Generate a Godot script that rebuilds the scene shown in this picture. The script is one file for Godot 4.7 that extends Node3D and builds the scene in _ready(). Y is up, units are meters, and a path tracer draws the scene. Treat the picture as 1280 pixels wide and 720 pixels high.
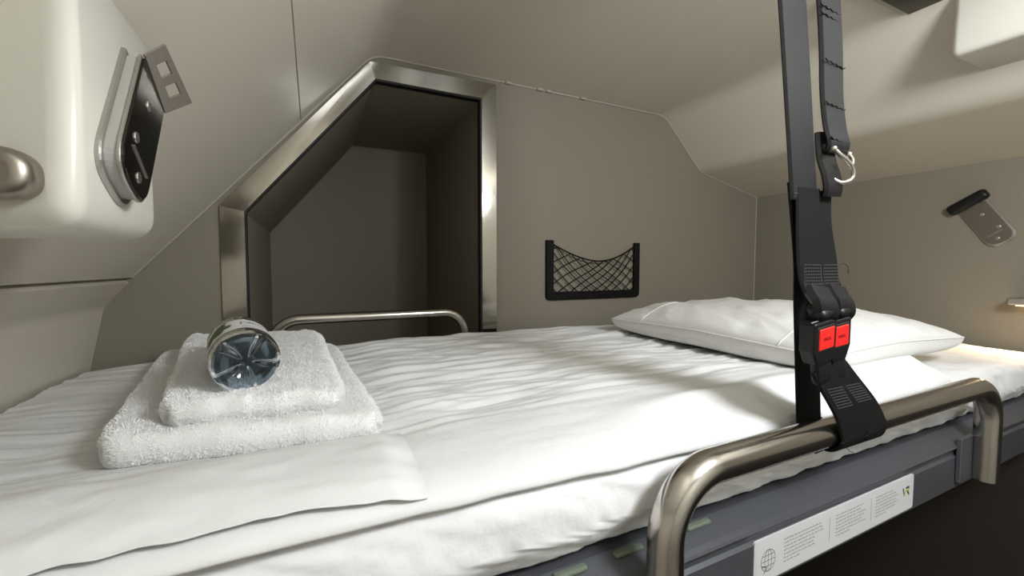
extends Node3D

# ---------------------------------------------------------------- helpers
var M := {}
var taken := {}

func numbered(called: String) -> String:
	if not taken.has(called):
		taken[called] = 0
		return called
	taken[called] += 1
	return "%s_%03d" % [called, taken[called]]

func tag(o: Node, label := "", category := "", group := "", kind := "") -> void:
	if label != "": o.set_meta("label", label)
	if category != "": o.set_meta("category", category)
	if group != "": o.set_meta("group", group)
	if kind != "": o.set_meta("kind", kind)

func thing(called: String, at: Vector3, label := "", category := "", group := "", kind := "") -> Node3D:
	var o := Node3D.new()
	o.name = numbered(called)
	add_child(o)
	o.position = at
	tag(o, label, category, group, kind)
	return o

# commits world-space geometry as one mesh under a parent that may stand elsewhere
func build(st: SurfaceTool, called: String, m: Material, parent: Node3D, label := "") -> MeshInstance3D:
	var o := MeshInstance3D.new()
	o.mesh = st.commit()
	o.mesh.surface_set_material(0, m)
	o.name = called
	parent.add_child(o, true)
	if parent != self:
		o.transform = world_of(parent).affine_inverse()
	if label != "": o.set_meta("label", label)
	return o

func world_of(n: Node) -> Transform3D:
	var t := Transform3D.IDENTITY
	while n != self and n is Node3D:
		t = n.transform * t
		n = n.get_parent()
	return t

func mb() -> SurfaceTool:
	var st := SurfaceTool.new()
	st.begin(Mesh.PRIMITIVE_TRIANGLES)
	return st

func done(st: SurfaceTool, uv := false) -> SurfaceTool:
	st.generate_normals()
	return st

func tri(st: SurfaceTool, a: Vector3, b: Vector3, c: Vector3) -> void:
	st.add_vertex(a); st.add_vertex(b); st.add_vertex(c)

func quad(st: SurfaceTool, a: Vector3, b: Vector3, c: Vector3, d: Vector3) -> void:
	tri(st, a, b, c); tri(st, a, c, d)

# surface from a function of (i, j) with uv
func grid(st: SurfaceTool, nu: int, nv: int, f: Callable, flip := false) -> void:
	st.set_smooth_group(0)
	var p := []
	for i in nu + 1:
		for j in nv + 1:
			p.append(f.call(float(i) / nu, float(j) / nv))
	for i in nu:
		for j in nv:
			var k := i * (nv + 1) + j
			var q := [k, k + nv + 1, k + nv + 2, k + 1]
			if flip: q.reverse()
			for t in [0, 1, 2, 0, 2, 3]:
				var w: int = q[t]
				st.set_uv(Vector2(float(w / (nv + 1)) / nu, float(w % (nv + 1)) / nv))
				st.add_vertex(p[w])

# flat-shaded polygon extruded between two offsets along n; local axes ax, ay; bevel on both rims
func extrude(st: SurfaceTool, poly: PackedVector2Array, o: Vector3, ax: Vector3, ay: Vector3, n: Vector3, d0: float, d1: float, bev := 0.0, steps := 1, smooth_side := false) -> void:
	if Geometry2D.is_polygon_clockwise(poly):
		poly.reverse()
	var cnt := poly.size()
	var nor := []
	for i in cnt:
		var e0: Vector2 = (poly[i] - poly[(i + cnt - 1) % cnt]).normalized()
		var e1: Vector2 = (poly[(i + 1) % cnt] - poly[i]).normalized()
		var n0 := Vector2(e0.y, -e0.x); var n1 := Vector2(e1.y, -e1.x)
		nor.append((n0 + n1) / maxf(0.35, 1.0 + n0.dot(n1)))
	var rings := []
	if bev > 0.0:
		for s in steps + 1:
			var a := PI / 2 * s / steps
			rings.append([d0 + bev * (1 - sin(a)), bev * (1 - cos(a))])
		rings.reverse()
		var up := []
		for r in rings:
			up.push_front([d1 - (r[0] - d0), r[1]])
		rings = rings + up
	else:
		rings = [[d0, 0.0], [d1, 0.0]]
	var pt := func(i: int, r: Array) -> Vector3:
		var q: Vector2 = poly[i] - nor[i] * r[1]
		return o + ax * q.x + ay * q.y + n * r[0]
	var flip := ax.cross(ay).dot(n) * (d1 - d0) < 0.0
	st.set_smooth_group(1 if smooth_side else -1)
	for k in rings.size() - 1:
		for i in cnt:
			var j := (i + 1) % cnt
			var a: Vector3 = pt.call(i, rings[k]); var b: Vector3 = pt.call(j, rings[k])
			var c: Vector3 = pt.call(j, rings[k + 1]); var d: Vector3 = pt.call(i, rings[k + 1])
			if flip: quad(st, a, b, c, d)
			else: quad(st, d, c, b, a)
	st.set_smooth_group(-1)
	for e in [0, rings.size() - 1]:
		var cap := PackedVector2Array()
		for i in cnt: cap.append(poly[i] - nor[i] * rings[e][1])
		var idx := Geometry2D.triangulate_polygon(cap)
		for t in range(0, idx.size(), 3):
			var a: Vector3 = pt.call(idx[t], rings[e]); var b: Vector3 = pt.call(idx[t + 1], rings[e]); var c: Vector3 = pt.call(idx[t + 2], rings[e])
			if ((b - a).cross(c - a).dot(n * (d1 - d0)) > 0) == (e == 0): tri(st, a, b, c)
			else: tri(st, a, c, b)

func rect(x0: float, y0: float, x1: float, y1: float) -> PackedVector2Array:
	return PackedVector2Array([Vector2(x0, y0), Vector2(x1, y0), Vector2(x1, y1), Vector2(x0, y1)])

func box(st: SurfaceTool, a: Vector3, b: Vector3, bev := 0.0) -> void:
	extrude(st, rect(a.x, a.y, b.x, b.y), Vector3.ZERO, Vector3.RIGHT, Vector3.UP, Vector3.BACK, a.z, b.z, bev, 2 if bev > 0 else 1)

# rounded polygon: list of [x, y, radius]
func rpoly(pts: Array, seg := 6) -> PackedVector2Array:
	var out := PackedVector2Array()
	var n := pts.size()
	for i in n:
		var p := Vector2(pts[i][0], pts[i][1]); var r: float = pts[i][2]
		if r <= 0.0:
			out.append(p); continue
		var a := Vector2(pts[(i + n - 1) % n][0], pts[(i + n - 1) % n][1]) - p
		var b := Vector2(pts[(i + 1) % n][0], pts[(i + 1) % n][1]) - p
		var half := absf(a.angle_to(b)) / 2
		var l := minf(r / tan(half), minf(a.length(), b.length()) * 0.49)
		var s := p + a.normalized() * l; var e := p + b.normalized() * l
		for k in seg + 1:
			var t := float(k) / seg
			out.append(s.lerp(p, t).lerp(p.lerp(e, t), t))
	return out

# closed-ended tube along points
func tube(st: SurfaceTool, path: PackedVector3Array, r: float, sides := 16, capped := true, hollow := false) -> void:
	var n := path.size()
	var rings := []
	var up := Vector3.ZERO
	for i in n:
		var t := (path[mini(i + 1, n - 1)] - path[maxi(i - 1, 0)]).normalized()
		if i == 0:
			up = Vector3.UP if absf(t.y) < 0.9 else Vector3.BACK
		up = (up - t * up.dot(t)).normalized()
		var rt := t.cross(up)
		var ring := []
		for k in sides:
			var a := TAU * k / sides
			ring.append(path[i] + (up * cos(a) + rt * sin(a)) * r)
		rings.append(ring)
	st.set_smooth_group(0)
	for i in n - 1:
		for k in sides:
			var l := (k + 1) % sides
			quad(st, rings[i][k], rings[i][l], rings[i + 1][l], rings[i + 1][k])
	if capped:
		st.set_smooth_group(-1)
		for k in range(1, sides - 1):
			tri(st, rings[0][0], rings[0][k + 1], rings[0][k])
			tri(st, rings[n - 1][0], rings[n - 1][k], rings[n - 1][k + 1])

func bend_path(pts: Array, r: float, seg := 12) -> PackedVector3Array:
	var out := PackedVector3Array()
	for i in pts.size():
		if i == 0 or i == pts.size() - 1:
			out.append(pts[i]); continue
		var p: Vector3 = pts[i]
		var a: Vector3 = (pts[i - 1] - p).normalized(); var b: Vector3 = (pts[i + 1] - p).normalized()
		var half := a.angle_to(b) / 2
		var l := r / tan(half)
		var c := p + (a + b).normalized() * r / sin(half)
		var s := p + a * l - c; var e := p + b * l - c
		for k in seg + 1:
			out.append(c + s.slerp(e, float(k) / seg))
	return out

# a band of webbing: centres, side vectors (half widths), thickness
func band(st: SurfaceTool, c: Array, side: Array, th: float) -> void:
	var n := c.size()
	var ring := []
	for i in n:
		var t: Vector3 = (c[mini(i + 1, n - 1)] - c[maxi(i - 1, 0)]).normalized()
		var s: Vector3 = side[i] if side.size() == n else side[0]
		var nn := t.cross(s).normalized() * th / 2
		var e := s.normalized() * th * 0.4
		ring.append([c[i] - s, c[i] - s + e + nn, c[i] + s - e + nn, c[i] + s, c[i] + s - e - nn, c[i] - s + e - nn])
	for k in 6:
		st.set_smooth_group(k + 2)
		for i in n - 1:
			var l := (k + 1) % 6
			quad(st, ring[i][l], ring[i][k], ring[i + 1][k], ring[i + 1][l])
	st.set_smooth_group(-1)
	for k in range(1, 5):
		tri(st, ring[0][0], ring[0][k], ring[0][k + 1])
		tri(st, ring[n - 1][0], ring[n - 1][k + 1], ring[n - 1][k])

func spline(pts: Array, seg := 8) -> Array:
	var out := []
	var n := pts.size()
	for i in n - 1:
		for k in seg:
			out.append(pts[i].cubic_interpolate(pts[i + 1], pts[maxi(i - 1, 0)], pts[mini(i + 2, n - 1)], float(k) / seg))
	out.append(pts[n - 1])
	return out

# solid ellipsoid-like rounded box
func rbox(st: SurfaceTool, xf: Transform3D, size: Vector3, r: float, seg := 4) -> void:
	st.set_smooth_group(0)
	var h := size / 2
	var ins := h - Vector3(r, r, r)
	for f in 6:
		var ax := f % 3
		var sg := 1.0 if f < 3 else -1.0
		var m := 2 * seg + 1
		var val := func(k: int, a: int) -> float:
			var t := 0.0
			if k <= seg: t = -h[a] + r * (1 - cos(PI / 2 * k / seg) ) if seg > 0 else -h[a]
			else: t = h[a] - r * (1 - cos(PI / 2 * (m - k) / seg))
			return t
		var u := (ax + 1) % 3; var v := (ax + 2) % 3
		var P := []
		for i in m + 1:
			for j in m + 1:
				var q := Vector3.ZERO
				q[ax] = sg * h[ax]; q[u] = val.call(i, u); q[v] = val.call(j, v)
				var c := Vector3(clampf(q.x, -ins.x, ins.x), clampf(q.y, -ins.y, ins.y), clampf(q.z, -ins.z, ins.z))
				P.append(xf * (c + (q - c).normalized() * r))
		for i in m:
			for j in m:
				var k := i * (m + 1) + j
				if sg > 0: quad(st, P[k], P[k + 1], P[k + m + 2], P[k + m + 1])
				else: quad(st, P[k], P[k + m + 1], P[k + m + 2], P[k + 1])

func nz(s: int, freq := 1.0, oct := 3) -> FastNoiseLite:
	var n := FastNoiseLite.new()
	n.seed = s; n.frequency = freq; n.fractal_octaves = oct
	n.noise_type = FastNoiseLite.TYPE_SIMPLEX_SMOOTH
	return n

func ntex(s: int, freq: float, oct := 4, normal := 0.0, type := FastNoiseLite.TYPE_SIMPLEX_SMOOTH, squash := 1) -> ImageTexture:
	var n := nz(s, freq, oct)
	n.noise_type = type
	var im := n.get_seamless_image(512, 512)
	if squash > 1:
		im.resize(512, 512 / squash)
		var big := Image.create(512, 512, false, im.get_format())
		for k in squash: big.blit_rect(im, Rect2i(0, 0, 512, 512 / squash), Vector2i(0, k * 512 / squash))
		im = big
	im.convert(Image.FORMAT_RGBA8)
	if normal > 0.0: im.bump_map_to_normal_map(normal)
	return ImageTexture.create_from_image(im)

func mat(c: Color, rough: float, metal := 0.0, spec := 0.5) -> StandardMaterial3D:
	var m := StandardMaterial3D.new()
	m.albedo_color = c; m.roughness = rough; m.metallic = metal; m.metallic_specular = spec
	return m

func relief(m: StandardMaterial3D, tex: Texture2D, cm: float, scale: Vector3) -> StandardMaterial3D:
	m.uv1_triplanar = true; m.uv1_world_triplanar = true; m.uv1_scale = scale
	m.heightmap_enabled = true; m.heightmap_texture = tex; m.heightmap_scale = cm
	return m

const LAMP := 0.82
const CEIL := 2.247
const ROOM_Z := 2.05

# ---------------------------------------------------------------- scene
func _ready() -> void:
	# camera
	var cam := Camera3D.new()
	cam.name = "camera"
	cam.fov = 69.2
	cam.near = 0.02
	add_child(cam)
	cam.position = Vector3(0, 1.75, 1.05)
	cam.rotation_degrees = Vector3(-2.9, -25.52, 0)
	cam.current = true
	# air and exposure
	var env := Environment.new()
	env.background_mode = Environment.BG_COLOR
	env.background_color = Color(0.02, 0.02, 0.02)
	env.ambient_light_source = Environment.AMBIENT_SOURCE_DISABLED
	env.tonemap_mode = Environment.TONE_MAPPER_LINEAR
	env.tonemap_exposure = 1.0
	env.sdfgi_enabled = true; env.ssao_enabled = true; env.ssil_enabled = true
	var we := WorldEnvironment.new()
	we.name = "world_environment"
	we.environment = env
	add_child(we)
	materials()
	ceiling_lamp()
	room()
	niche()
	housings()
	bed()
	bedding()
	pillow()
	guard_rails()
	towels()
	bottle()
	harness()
	net_pocket()
	hook_brackets()
	reading_lamp()

func ceiling_lamp() -> void:
	var at := Vector3(0.58, CEIL, 1.30)
	var t := thing("ceiling_lamp", at, "round white ceiling lamp with an opal dome above the standing space", "lamp")
	var st := mb()
	var ring := PackedVector2Array()
	for k in 40: ring.append(Vector2(cos(TAU * k / 40), sin(TAU * k / 40)) * 0.125)
	extrude(st, ring, at, Vector3.RIGHT, Vector3.BACK, Vector3.DOWN, 0.0, 0.025, 0.005, 2)
	build(done(st), "housing", M.cream, t)
	st = mb()
	var dome := func(u: float, v: float) -> Vector3:
		var a := u * TAU; var b := v * PI / 2
		return at + Vector3(cos(a) * 0.115 * cos(b), -0.024 - 0.10 * sin(b), sin(a) * 0.115 * cos(b))
	grid(st, 40, 12, dome)
	var lid := func(u: float, v: float) -> Vector3:
		return at + Vector3(cos(u * TAU) * 0.115 * v, -0.024, sin(u * TAU) * 0.115 * v)
	grid(st, 40, 2, lid)
	var glow := mat(Color(1, 0.98, 0.95), 0.5)
	glow.emission_enabled = true; glow.emission = Color(0.965, 0.985, 1.0); glow.emission_energy_multiplier = 2.5
	build(done(st), "opal_dome", glow, t)
	var l := OmniLight3D.new()
	l.name = "lamp_light"
	l.light_color = Color(0.955, 0.975, 1.0)
	l.light_energy = LAMP
	l.light_size = 0.11
	l.omni_range = 6.0
	l.omni_attenuation = 2.0
	l.shadow_enabled = true
	t.add_child(l)
	l.position = Vector3(0, -0.095, 0)

func materials() -> void:
	var orange := ntex(3, 0.05, 3)
	var fine := ntex(5, 0.12, 4)
	var cloth := ntex(9, 0.035, 5)
	var terry := ntex(11, 0.16, 2)
	M.wall = relief(mat(Color(0.525, 0.497, 0.442), 0.5, 0, 0.35), orange, 0.006, Vector3(9, 9, 9))
	M.ceiling = relief(mat(Color(0.82, 0.79, 0.73), 0.4, 0, 0.4), orange, 0.005, Vector3(7, 7, 7))
	M.cream = relief(mat(Color(0.87, 0.86, 0.81), 0.32, 0, 0.5), orange, 0.004, Vector3(9, 9, 9))
	M.bead = mat(Color(0.66, 0.635, 0.585), 0.45)
	M.seal = mat(Color(0.5, 0.475, 0.43), 0.5)
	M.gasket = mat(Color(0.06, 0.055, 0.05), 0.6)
	M.brown = relief(mat(Color(0.23, 0.21, 0.19), 0.5, 0, 0.3), fine, 0.01, Vector3(5, 5, 5))
	M.floor = relief(mat(Color(0.50, 0.48, 0.45), 0.7), fine, 0.05, Vector3(8, 8, 8))
	M.steel = relief(mat(Color(0.64, 0.62, 0.58), 0.10, 1.0), fine, 0.003, Vector3(12, 2, 12))
	M.tube_steel = relief(mat(Color(0.77, 0.75, 0.725), 0.19, 1.0), fine, 0.006, Vector3(2, 14, 14))
	M.zinc = mat(Color(0.72, 0.71, 0.69), 0.4, 1.0)
	M.dark_mirror_steel = mat(Color(0.28, 0.265, 0.24), 0.12, 1.0)  # hook steel with its dark mirror reflection put into the colour
	M.hook_metal = mat(Color(0.60, 0.57, 0.53), 0.36, 1.0)
	M.flap_metal = mat(Color(0.56, 0.53, 0.49), 0.45, 0.4)
	M.frame_grey = relief(mat(Color(0.345, 0.352, 0.37), 0.32, 0.4), fine, 0.006, Vector3(3, 10, 10))
	M.sheet = relief(mat(Color(0.90, 0.90, 0.90), 0.8, 0, 0.2), cloth, 0.03, Vector3(5, 5, 5))
	M.duvet = relief(mat(Color(0.885, 0.885, 0.88), 0.8, 0, 0.2), cloth, 0.03, Vector3(5, 5, 5))
	M.pillow = relief(mat(Color(0.90, 0.895, 0.88), 0.8, 0, 0.2), cloth, 0.03, Vector3(6, 6, 6))
	M.terry = relief(mat(Color(0.96, 0.96, 0.955), 0.95, 0, 0.1), terry, 0.07, Vector3(20, 20, 20))
	M.web = relief(mat(Color(0.06, 0.06, 0.063), 0.65, 0, 0.3), fine, 0.03, Vector3(60, 18, 60))
	M.sleeve = mat(Color(0.12, 0.12, 0.125), 0.45, 0, 0.4)
	M.black_plastic = mat(Color(0.075, 0.075, 0.08), 0.4, 0, 0.4)
	M.thread = mat(Color(0.26, 0.26, 0.26), 0.8)
	M.red = mat(Color(0.92, 0.15, 0.13), 0.4)
	M.red_print = mat(Color(0.55, 0.06, 0.06), 0.5)
	M.net = mat(Color(0.05, 0.047, 0.045), 0.65, 0, 0.3)
	M.velcro = relief(mat(Color(0.58, 0.63, 0.55), 0.95), terry, 0.2, Vector3(30, 30, 30))

# ---------------------------------------------------------------- room
func slab(pts: Array, th: float, z0: float, z1: float) -> SurfaceTool:
	# profile polyline thickened to its left side (away from the room)
	var n := pts.size()
	var outer := []
	for i in n:
		var e0: Vector2 = (pts[maxi(i, 1)] - pts[maxi(i, 1) - 1]).normalized()
		var e1: Vector2 = (pts[mini(i, n - 2) + 1] - pts[mini(i, n - 2)]).normalized()
		var n0 := Vector2(-e0.y, e0.x); var n1 := Vector2(-e1.y, e1.x)
		outer.append(pts[i] + (n0 + n1) / (1 + n0.dot(n1)) * th)
	var poly := PackedVector2Array(pts)
	outer.reverse()
	for p in outer: poly.append(p)
	var st := mb()
	extrude(st, poly, Vector3.ZERO, Vector3.RIGHT, Vector3.UP, Vector3.BACK, z0, z1)
	return done(st)

func arc_pts(pts: Array, seg := 8) -> Array:
	var out := []
	for i in pts.size():
		var p := Vector2(pts[i][0], pts[i][1]); var r: float = pts[i][2]
		if r <= 0: out.append(p); continue
		var a := (Vector2(pts[i - 1][0], pts[i - 1][1]) - p).normalized(); var b := (Vector2(pts[i + 1][0], pts[i + 1][1]) - p).normalized()
		for k in seg + 1:
			var t := float(k) / seg
			out.append((p + a * r).lerp(p, t).lerp(p.lerp(p + b * r, t), t))
	return out

func room() -> void:
	var st := mb()
	box(st, Vector3(-0.8, -0.08, -0.75), Vector3(1.75, 0.0, ROOM_Z + 0.1))
	var fl := build(done(st), "floor", M.floor, self); taken["floor"] = 0
	tag(fl, "grey compartment floor below the berth", "floor", "", "structure")
	# gable wall with the opening of the niche
	st = mb()
	var a := PackedVector2Array([Vector2(-0.42, 0), Vector2(0.144, 0), Vector2(0.144, 1.40), Vector2(-0.128, 1.40), Vector2(-0.128, 1.867), Vector2(0.144, 2.193), Vector2(0.144, 2.28), Vector2(-0.42, 2.28)])
	var b := PackedVector2Array([Vector2(0.144, 0), Vector2(1.57, 0), Vector2(1.57, 2.28), Vector2(0.144, 2.28), Vector2(0.144, 2.193), Vector2(0.412, 2.193), Vector2(0.412, 1.40), Vector2(0.144, 1.40)])
	for p in [a, b]:
		extrude(st, p, Vector3.ZERO, Vector3.RIGHT, Vector3.UP, Vector3.BACK, -0.03, 0.0)
	tag(build(done(st), "wall_back", M.wall, self), "beige gable wall along the berth with a net pocket and niche", "wall", "", "structure")
	# sloped and flat ceiling
	var c := thing("ceiling", Vector3(0, CEIL, 1.0), "beige moulded ceiling, sloped on both sides above the berth", "ceiling", "", "structure")
	var L := Vector2(-0.317, 1.729); var A := Vector2(0.131, 2.238)
	var dir := (A - L).normalized()
	var seam := L + dir * 0.456
	build(slab([L, seam - dir * 0.0012], 0.03, 0.0, ROOM_Z), "panel", M.ceiling, c)
	build(slab(arc_pts([[seam.x + dir.x * 0.0012, seam.y + dir.y * 0.0012, 0], [0.139, CEIL, 0.03], [1.056, CEIL, 0.035], [1.23, 2.08, 0.025], [1.536, 2.013, 0]]), 0.03, 0.0, ROOM_Z), "panel", M.ceiling, c)
	st = mb()
	extrude(st, PackedVector2Array([seam + Vector2(-0.03, 0.0), seam + Vector2(0.0, 0.03), seam + Vector2(-0.03, 0.05)]), Vector3.ZERO, Vector3.RIGHT, Vector3.UP, Vector3.BACK, 0.0, ROOM_Z)
	build(done(st), "seam_backing", M.gasket, c)
	# sealant bead along the joint of ceiling and gable wall
	var tr := thing("trim", Vector3(0.5, CEIL, 0), "pale sealant bead where ceiling meets gable wall", "trim", "", "structure")
	tr.name = "trim_1"
	var prof := arc_pts([[-0.317, 1.729, 0], [0.139, CEIL, 0.03], [1.056, CEIL, 0.035], [1.23, 2.08, 0.025], [1.535, 2.013, 0]])
	var path := PackedVector3Array()
	for p in prof: path.append(Vector3(p.x, p.y, 0.0015))
	st = mb(); tube(st, path, 0.0026, 8)
	build(done(st), "bead", M.bead, tr)
	st = mb(); tube(st, PackedVector3Array([Vector3(1.5345, 2.013, 0.001), Vector3(1.5345, 1.5, 0.001)]), 0.0018, 8)
	build(done(st), "bead", M.bead, tr)
	for x in [0.487, 0.585, 0.615, 0.73]:
		st = mb(); rbox(st, Transform3D(Basis(), Vector3(x, CEIL - 0.002, 0.006)), Vector3(0.018, 0.006, 0.01), 0.0028, 3)
		build(done(st), "blob", M.bead, tr)
	# left wall: lip below the groove, leaning board
	var wl := thing("wall_left", Vector3(-0.385, 0, 1.0), "cream side wall with a shadow groove and a lip above the berth", "wall", "", "structure")
	build(slab(arc_pts([[-0.387, 0.0, 0], [-0.387, 1.54, 0.01], [-0.36, 1.673, 0.01], [-0.3215, 1.7195, 0]]), 0.03, 0.0, ROOM_Z), "panel", M.ceiling, wl)
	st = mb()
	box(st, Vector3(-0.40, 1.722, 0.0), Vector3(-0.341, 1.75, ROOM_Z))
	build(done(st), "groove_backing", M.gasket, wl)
	# right wall; the shade under the berth is painted brown on its lower part
	var wr := thing("wall_right", Vector3(1.535, 0, 1.0), "beige end wall beside the pillow, under-berth shade painted dark brown", "wall", "", "structure")
	st = mb(); box(st, Vector3(1.535, 1.44, 0.0), Vector3(1.575, 2.06, ROOM_Z)); build(done(st), "upper_panel", M.wall, wr)
	st = mb(); box(st, Vector3(1.535, 0.0, 0.0), Vector3(1.575, 1.44, ROOM_Z)); build(done(st), "shade_toned_panel", M.brown, wr)
	st = mb(); box(st, Vector3(-0.45, 0.0, ROOM_Z), Vector3(1.6, 2.3, ROOM_Z + 0.04))  # unseen wall given the cream colour to bounce more light
	tag(build(done(st), "wall_front", M.cream, self), "unseen cream wall facing the berth, lightened for bounce light", "wall", "", "structure")

# ---------------------------------------------------------------- niche
func niche() -> void:
	var w := thing("wall_niche", Vector3(0.14, 1.42, -0.3), "beige lining of the deep shaded niche in the gable wall", "niche", "", "structure")
	var z0 := -0.60
	var o := [Vector2(-0.128, 1.42), Vector2(-0.128, 1.867), Vector2(0.144, 2.193), Vector2(0.412, 2.193), Vector2(0.412, 1.42)]
	var names := ["side_panel", "sloped_panel", "top_panel", "side_panel", "floor_panel"]
	for i in 5:
		var p: Vector2 = o[i]; var q: Vector2 = o[(i + 1) % 5]
		build(slab([p, q], 0.02, z0, -0.012), names[i], M.wall, w)
	var st := mb()
	box(st, Vector3(-0.15, 1.40, z0 - 0.02), Vector3(0.434, 2.215, z0))
	build(done(st), "back_panel", M.wall, w)
	# sealant in the inner corners
	for i in 4:
		var p: Vector2 = o[i]; var q: Vector2 = o[i + 1]
		st = mb(); tube(st, PackedVector3Array([Vector3(p.x, p.y, z0 + 0.001), Vector3(q.x, q.y, z0 + 0.001)]), 0.0016, 6)
		build(done(st), "sealant", M.seal, w)
	for i in [1, 2, 3]:
		var p: Vector2 = o[i]
		st = mb(); tube(st, PackedVector3Array([Vector3(p.x, p.y, z0), Vector3(p.x, p.y, -0.02)]), 0.0014, 6)
		build(done(st), "sealant", M.seal, w)
	# dark rubber strip round the mouth
	var g := [Vector2(-0.128, 1.42), Vector2(-0.128, 1.867), Vector2(0.144, 2.193), Vector2(0.412, 2.193), Vector2(0.412, 1.42)]
	var gi := [Vector2(-0.1245, 1.42), Vector2(-0.1245, 1.8655), Vector2(0.1455, 2.1885), Vector2(0.407, 2.1885), Vector2(0.407, 1.42)]
	st = mb()
	for i in 4:
		extrude(st, PackedVector2Array([g[i], g[i + 1], gi[i + 1], gi[i]]), Vector3.ZERO, Vector3.RIGHT, Vector3.UP, Vector3.BACK, -0.014, 0.002)
	build(done(st), "rubber_strip", M.gasket, w)
	# stainless frame of four mitred strips
	var f := thing("trim", Vector3(0.14, 1.42, 0), "brushed stainless frame of mitred strips round the deep niche", "frame", "", "structure")
	f.name = "trim_2"
	var outer := [Vector2(-0.171, 1.42), Vector2(-0.171, 1.876), Vector2(0.131, 2.2285), Vector2(0.452, 2.2345), Vector2(0.452, 1.42)]
	for i in 4:
		st = mb()
		# bevelled section: the outer rim stands proud, the inner rim turns back
		var a: Vector2 = g[i]; var b: Vector2 = g[i + 1]; var c: Vector2 = outer[i + 1]; var d: Vector2 = outer[i]
		var zi := 0.003; var zo := 0.006
		st.set_smooth_group(-1)
		var fa := Vector3(a.x, a.y, zi); var fb := Vector3(b.x, b.y, zi); var fc := Vector3(c.x, c.y, zo); var fd := Vector3(d.x, d.y, zo)
		var back := func(v: Vector3) -> Vector3: return Vector3(v.x, v.y, -0.002)
		quad(st, fa, fb, fc, fd)
		quad(st, back.call(fd), back.call(fc), back.call(fb), back.call(fa))
		for e in [[fa, fb], [fb, fc], [fc, fd], [fd, fa]]:
			quad(st, e[0], back.call(e[0]), back.call(e[1]), e[1])
		build(done(st), "strip", M.steel, f)

# ---------------------------------------------------------------- moulded housings
func housings() -> void:
	var t := thing("moulded_housing", Vector3(-0.2, 1.775, 0.63), "cream moulded housing under the sloped ceiling above the towels", "housing", "moulded housings under the ceiling")
	var st := mb()
	extrude(st, rpoly([[-0.128, 1.774, 0.022], [-0.128, 1.968, 0], [-0.30, 1.772, 0.0]]), Vector3.ZERO, Vector3.RIGHT, Vector3.UP, Vector3.BACK, 0.555, 0.705, 0.016, 6, true)
	# front sheared to turn away from the lamp, so the face renders darker
	var arr := st.commit_to_arrays()
	var vv: PackedVector3Array = arr[Mesh.ARRAY_VERTEX]
	for k in vv.size():
		if vv[k].z > 0.6: vv[k].z += (vv[k].x + 0.128) * 0.42
	var st2 := mb()
	st2.set_smooth_group(0)
	for v in vv: st2.add_vertex(v)
	build(done(st2), "shell", M.cream, t)
	t = thing("moulded_housing", Vector3(1.1, 2.13, 0.9), "cream moulded housing in the ceiling corner beyond the black strap", "housing", "moulded housings under the ceiling")
	st = mb()
	extrude(st, rpoly([[1.05, 2.128, 0.012], [1.05, 2.262, 0], [1.09, 2.262, 0], [1.205, 2.128, 0]]), Vector3.ZERO, Vector3.RIGHT, Vector3.UP, Vector3.BACK, 0.69, 1.15, 0.012, 5, true)
	build(done(st), "shell", M.cream, t)
	# round steel grip on the front of the left housing
	t = thing("steel_grip", Vector3(-0.15, 1.80, 0.705), "rounded stainless grip fixed to the front of cream housing", "handle")
	st = mb()
	extrude(st, rpoly([[-0.1445, 1.8165, 0.016], [-0.1445, 1.790, 0.016], [-0.20, 1.786, 0.01], [-0.20, 1.826, 0.01]], 8), Vector3.ZERO, Vector3.RIGHT, Vector3.UP, Vector3.BACK, 0.692, 0.714, 0.008, 5, true)
	build(done(st), "grip", M.hook_metal, t)

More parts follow.
